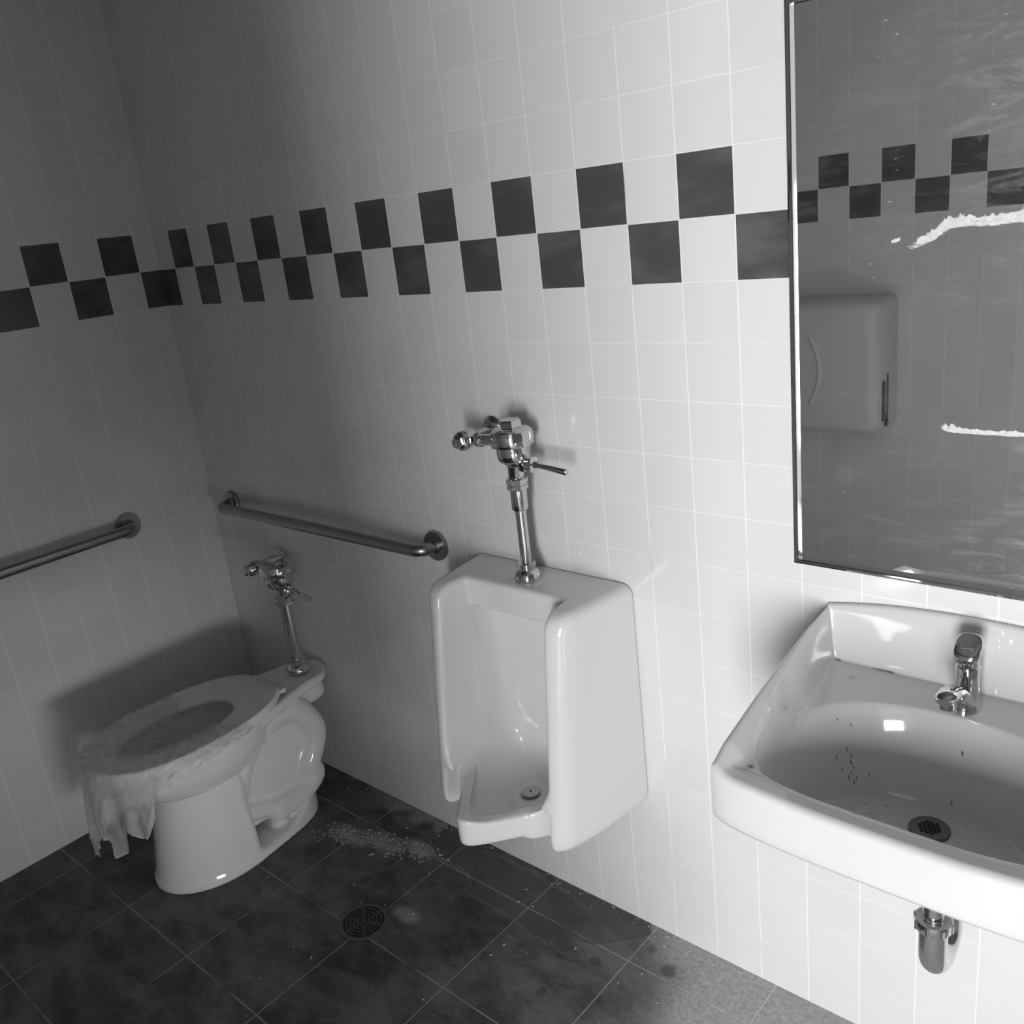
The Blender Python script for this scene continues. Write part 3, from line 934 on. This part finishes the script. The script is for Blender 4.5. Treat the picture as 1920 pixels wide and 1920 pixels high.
def egg(n, hw, yr, yfr, yc, p=2.0, rearp=2.0):
    out = []
    for k in range(n):
        t = 2*math.pi*k/n
        c, s = math.cos(t), math.sin(t)
        pp = p if s > 0 else rearp
        x = hw*math.copysign(abs(c)**(2/pp), c)
        y = yc + (yfr-yc if s > 0 else yc-yr)*math.copysign(abs(s)**(2/pp), s)
        out.append((x, y))
    return out
SEAT_Z0, SEAT_Z1 = .428, .452
def seat_outer(n):
    """outline with cut corners at the hinge side; k=0 at +x"""
    poly = [(.183, .50), (.182, .56), (.170, .625), (.140, .69), (.095, .735), (.045, .756), (0, .760)]
    poly = poly + [(-a, b) for a, b in poly[-2::-1]]
    back = [(-.182, .44), (-.172, .36), (-.150, .295), (-.128, .262), (-.085, .216), (.0, .212), (.085, .216), (.128, .262), (.150, .295), (.172, .36), (.182, .44)]
    P = np.array(poly+back); P = np.vstack([P, P[:1]])
    L = np.r_[0, np.cumsum(np.hypot(*np.diff(P, axis=0).T))]
    s = np.linspace(0, L[-1], n, endpoint=False)
    return [(float(a), float(b)) for a, b in zip(np.interp(s, L, P[:, 0]), np.interp(s, L, P[:, 1]))]
def resample_by_angle(pts, n, yc):
    P = np.array(pts); a = np.arctan2(P[:, 1]-yc, P[:, 0]); o = np.argsort(a); a = a[o]; P = P[o]
    a = np.r_[a[-1]-2*math.pi, a, a[0]+2*math.pi]; P = np.vstack([P[-1], P, P[:1]])
    t = np.linspace(-math.pi, math.pi, n, endpoint=False)
    return np.stack([np.interp(t, a, P[:, 0]), np.interp(t, a, P[:, 1])], 1)
NS = 160
OUT = resample_by_angle(seat_outer(400), NS, .49)
INN = resample_by_angle(egg(400, .098, .335, .665, .49, 2.1, 2.2), NS, .49)
def build_toilet():
    root = thing('toilet', (TX, -.40, 0), 'white floor-standing toilet in the corner under the grab bars', 'toilet')
    V, F = surface_nets(lambda x, y, z: toilet_sdf(x, y, z), (-.21, -.006, -.008), (.21, .77, .44), .0038)
    V = V*np.array([1, -1, 1]) + np.array([TX, 0, .0005]); F = F[:, ::-1]
    mesh_obj('bowl', V, F, 'ceramic_toilet', root, True, 0)
    m = MB(); m.lathe([(.014, 0), (.0145, .012), (.013, .020), (.009, .023)], (TX+.092, -.262, .028), seg=28)
    m.build('bolt_cap', 'ceramic_toilet', root)
    # seat ring
    ring = []
    C_ = (OUT+INN)/2
    def rowpts(f, z):
        P = INN+(OUT-INN)*f
        return [(TX+a, -b, z) for a, b in P]
    prof = [(0.02, SEAT_Z0), (1.0, SEAT_Z0), (1.0, SEAT_Z1-.008), (.985, SEAT_Z1-.003), (.955, SEAT_Z1), (.6, SEAT_Z1+.001), (.25, SEAT_Z1-.002), (.10, SEAT_Z1-.005), (.02, SEAT_Z1-.010), (0, SEAT_Z1-.015)]
    V = []; F = []
    for f, z in prof: V += rowpts(f, z)
    n = NS; k = len(prof)
    for i in range(k):
        j = (i+1) % k
        for a in range(n):
            b = (a+1) % n; F.append((i*n+a, j*n+a, j*n+b, i*n+b))
    st = mesh_obj('seat', V, F, 'seat', root, True, 40)
    for s in (-.07, .07):
        m = MB(); m.lathe([(.013, 0), (.013, .010), (.010, .013)], (TX+s, -.202, .4245), seg=24); m.build('hinge', 'seat', st)
    for a, b in ((.11, -.30), (-.11, -.30), (.12, -.60), (-.12, -.60)):
        m = MB(); m.lathe([(.009, 0), (.009, .005)], (TX+a, b, .4235), seg=16); m.build('seat_bumper', 'rubber', st)
    # water in the bowl
    m = MB(); P = egg(48, .075, .36, .60, .48)
    m.add([(TX+a, -b, .262) for a, b in P], [tuple(range(48))])
    return root
build_toilet()

# ------------------------------------------------------------------ plastic film over the seat
def build_film():
    NA, NR = 230, 60
    V = []; cr = []
    # angle runs from the right rear, around the front, to the left rear
    a0, a1 = math.radians(-28), math.radians(205)
    A = np.linspace(a0, a1, NA)
    def at(ring, a):
        t = ((a+math.pi) % (2*math.pi))/(2*math.pi)*NS
        i = int(t) % NS; f = t-int(t); p = ring[i]*(1-f)+ring[(i+1) % NS]*f
        return p
    drop_k = [(-28, .012), (-10, .022), (15, .030), (35, .045), (48, .09), (54, .17), (60, .185), (64, .15), (67, .16), (71, .225), (76, .235), (80, .19), (85, .185), (92, .19), (97, .27), (108, .29), (122, .285), (132, .20), (145, .10), (165, .04), (185, .02), (205, .008)]
    for a in A:
        deg = math.degrees(a)
        d = np.interp(deg, [k[0] for k in drop_k], [k[1] for k in drop_k])
        po = at(OUT, a); pi_ = at(INN, a)
        dirv = po-pi_; L = np.linalg.norm(dirv); dirv = dirv/L
        wo = mnoise.noise(Vector((deg*.06, 0, 1)))
        d *= 1+.12*wo
        for j in range(NR):
            q = j/(NR-1)
            ew = max(0.0, 1-(a-a0)/.35) + max(0.0, 1-(a1-a)/.45)
            a_ = a + .22*ew*mnoise.noise(Vector((q*7, 4 if a < 1.5 else 9, 0)))+ .06*ew*mnoise.noise(Vector((q*26, 4 if a < 1.5 else 9, 0)))
            po = at(OUT, a_); pi_ = at(INN, a_)
            dirv = po-pi_; L = np.linalg.norm(dirv); dirv = dirv/L
            jit = Vector((a*9, q*7, 0))
            n1 = mnoise.noise(jit*1.0); n2 = mnoise.noise(jit*3.1+Vector((5, 2, 0)))
            if q < .30:               # inside the opening, hanging a little
                f = q/.30
                inn = .046+.036*max(0.0, math.sin(a))
                p = pi_ - dirv*(inn*(1-f)+.002); z = SEAT_Z1-.010-.028*(1-f)**1.2
                z += .006*n1*(1-f)
            elif q < .60:             # across the top of the seat
                f = (q-.30)/.30
                p = pi_ + dirv*(L+.004)*f; z = SEAT_Z1+.0035+.003*max(n1, -.3)+.0012*n2
                if f < .08: z -= .006*(1-f/.08)
            else:                     # over the edge and down
                f = (q-.60)/.40
                fold = math.sin(a*19+2.5*n1)*.5+math.sin(a*33+1.7)*.25
                off = .006+f*(.016+.020*fold*min(1, d/.15))+.006*n1*f
                p = po + dirv*off; z = SEAT_Z1-.001 - d*f - .004*n2*f
            V.append((TX+p[0], -p[1], z))
            cr.append(.12*sstep(np.array(abs(n1)), .1, .4)+(.10 if .28 < q < .33 else 0)+(.22 if q > .985 else 0)+(.24*min(1.0, (q-.6)*6)*min(1.0, d/.10) if q > .6 else 0.0))
    F = []
    for i in range(NA-1):
        for j in range(NR-1):
            k = i*NR+j; F.append((k, k+NR, k+NR+1, k+1))
    o = mesh_obj('plastic_film', V, F, 'film', None, True, 0, {'crumple': cr})
    tag(o, 'torn thin plastic sheet draped over the front of the toilet seat', 'plastic sheet')
build_film()

# ------------------------------------------------------------------ grab bars
def grab_bar(p0, p1, nrm, label):
    """p0, p1 flange centres on the wall; nrm points into the room"""
    p0, p1, nrm = Vector(p0), Vector(p1), Vector(nrm)
    root = thing('grab_bar', (p0+p1)/2, label, 'grab bar', 'steel grab bars around the toilet')
    off = .056; r = .0165
    pth = arc_path([p0+nrm*.004, p0+nrm*off, p1+nrm*off, p1+nrm*.004], .036, 10)
    m = MB(); m.tube(pth, r, 32); m.build('bar', 'steel', root, angle=50)
    for p in (p0, p1):
        m = MB(); m.lathe([(.039, .0008), (.040, .002), (.040, .010), (.0385, .0125), (.020, .0128), (.0175, .016)], p, nrm, 48)
        m.build('flange', 'steel', root)
grab_bar((.132, 0, .908), (1.087, 0, .910), (0, -1, 0), 'steel grab bar on the lit back wall between the corner and the urinal')
grab_bar((0, -.300, .909), (0, -1.33, .909), (1, 0, 0), 'steel grab bar on the shaded left wall, cut off by the frame')

# ------------------------------------------------------------------ floor drain
def build_floor_drain():
    cx, cy = 1.051, -.411
    root = thing('floor_drain', (cx, cy, 0), 'round slotted metal drain in the dark floor before the urinal', 'floor drain')
    m = MB(); m.lathe([(.0005, .0004), (.064, .0004), (.064, .0022), (.061, .003), (.058, .0026), (.0005, .0026)], (cx, cy, 0), seg=72)
    m.build('cover_plate', 'brass', root)
    # slots: rings of arcs split by six spokes
    m = MB()
    for ri in range(5):
        ra, rb = .0065+ri*.0102, .0065+ri*.0102+.0062
        for s in range(6):
            gap = .0045/((ra+rb)/2)
            t0, t1 = s*math.pi/3+gap/2+.35, (s+1)*math.pi/3-gap/2+.35
            if ri == 0 and s % 2: continue
            n = 12; Vv = []
            if ri == 0: t1 = t0+2*math.pi/3-gap*.7
            for k in range(n+1):
                t = t0+(t1-t0)*k/n
                Vv.append((cx+ra*math.cos(t), cy+ra*math.sin(t), .0032)); Vv.append((cx+rb*math.cos(t), cy+rb*math.sin(t), .0032))
            m.add(Vv, [(2*k, 2*k+1, 2*k+3, 2*k+2) for k in range(n)])
    m.build('slots', 'black', root, smooth=False)
    for t in (2.6, 5.74):
        m = MB(); m.lathe([(.004, 0), (.0035, .0012), (.001, .0015)], (cx+.0585*math.cos(t), cy+.0585*math.sin(t), .0026), seg=16); m.build('screw', 'brass', root)
build_floor_drain()

# ------------------------------------------------------------------ towel dispenser (seen in the mirror)
def build_dispenser():
    x0, x1, z0, z1, D = 1.265, 1.628, .815, 1.285, .20
    root = thing('towel_dispenser', ((x0+x1)/2, YF, z0), 'grey plastic towel dispenser seen in the mirror on the opposite wall', 'towel dispenser')
    cx, hw = (x0+x1)/2, (x1-x0)/2
    V = []; n = 64
    def ring(yd, ins, rad, dzb=0):
        out = []
        w_, h_ = hw-ins, (z1-z0)/2-ins
        for k in range(n):
            t = 2*math.pi*k/n; c, s = math.cos(t), math.sin(t)
            px_ = math.copysign(w_-rad, c)+rad*c; pz = math.copysign(h_-rad, s)+rad*s
            out.append((cx+px_, YF+yd, (z0+z1)/2+pz))
        return out
    secs = [(.001, .003, .03), (.06, .002, .03), (.12, .0, .035), (.165, .002, .04), (.185, .008, .045), (.196, .020, .05), (.200, .036, .05)]
    for s in secs: V += ring(*s)
    F = []
    for i in range(len(secs)-1):
        for k in range(n):
            k2 = (k+1) % n; F.append((i*n+k, (i+1)*n+k, (i+1)*n+k2, i*n+k2))
    F.append(tuple(range(n))); F.append(tuple((len(secs)-1)*n+k for k in range(n))[::-1])
    mesh_obj('cover', V, F, 'plastic_grey', root, True, 40)
    # two raised arcs on the front
    for xc, sgn in ((1.385, 1), (1.30, 1)):
        m = MB(); pts = []
        for k in range(24):
            t = -1+2*k/23
            pts.append((xc+.040*(1-t*t)*sgn, YF+.200, 1.045+t*.130))
        m.tube(pts, [.004]+[.010]*22+[.004], 12); m.build('raised_arc', 'plastic_grey', root)
    m = MB(); m.box((x1-.004, YF+.10, .85), (x1+.0025, YF+.120, 1.02)); m.box((x1-.004, YF+.130, .86), (x1+.0025, YF+.152, 1.00))
    m.build('side_window', 'slot', root, smooth=False)
    m = MB(); m.box((x1-.003, YF+.122, .885), (x1+.003, YF+.128, 1.02)); m.build('level_strip', 'plastic_grey', root, smooth=False)
    m = MB(); m.lathe([(.014, -.002), (.014, .003), (.010, .006)], (x1, YF+.115, .848), (1, 0, 0), 24); m.build('lock_knob', 'slot', root)
build_dispenser()

# ------------------------------------------------------------------ crumbs on the floor
def build_crumbs():
    m = MB(); r = random.Random(7)
    for i in range(900):
        if i < 620:
            t = r.random(); x = .66+.36*t+r.gauss(0, .03); y = -(.225-.10*t)+r.gauss(0, .020)
        elif i < 760:
            x = r.uniform(.55, 2.1); y = -abs(r.gauss(0, .02))-.003
        else:
            x = r.uniform(.5, 2.0); y = -r.uniform(.0, .9)
        s = r.choice([.0008, .0010, .0014, .0022]) if i > 30 else .003
        e = r.uniform(1, 2.6); a = r.uniform(0, 3.14)
        if x < .62 and -y > .14 : continue
        if math.hypot(x-1.05, -y-.41) < .07: continue
        c_, s_ = math.cos(a), math.sin(a)
        V = []
        for dx, dy, dz in ((-1, -1, 0), (1, -.7, 0), (.6, 1, 0), (-.8, .6, 0), (-.4, -.3, 1), (.5, .2, .8)):
            px_, py_ = dx*s*e, dy*s
            V.append((x+px_*c_-py_*s_, y+px_*s_+py_*c_, dz*s*1.2+.0002))
        m.add(V, [(3, 2, 1, 0), (0, 1, 4), (1, 2, 5), (2, 3, 5), (3, 0, 4), (1, 5, 4), (3, 4, 5)])
    o = m.build('plaster_crumbs', 'debris', smooth=False)
    tag(o, 'scattered pale crumbs and grit on the dark tiled floor', 'debris', kind='stuff')
build_crumbs()
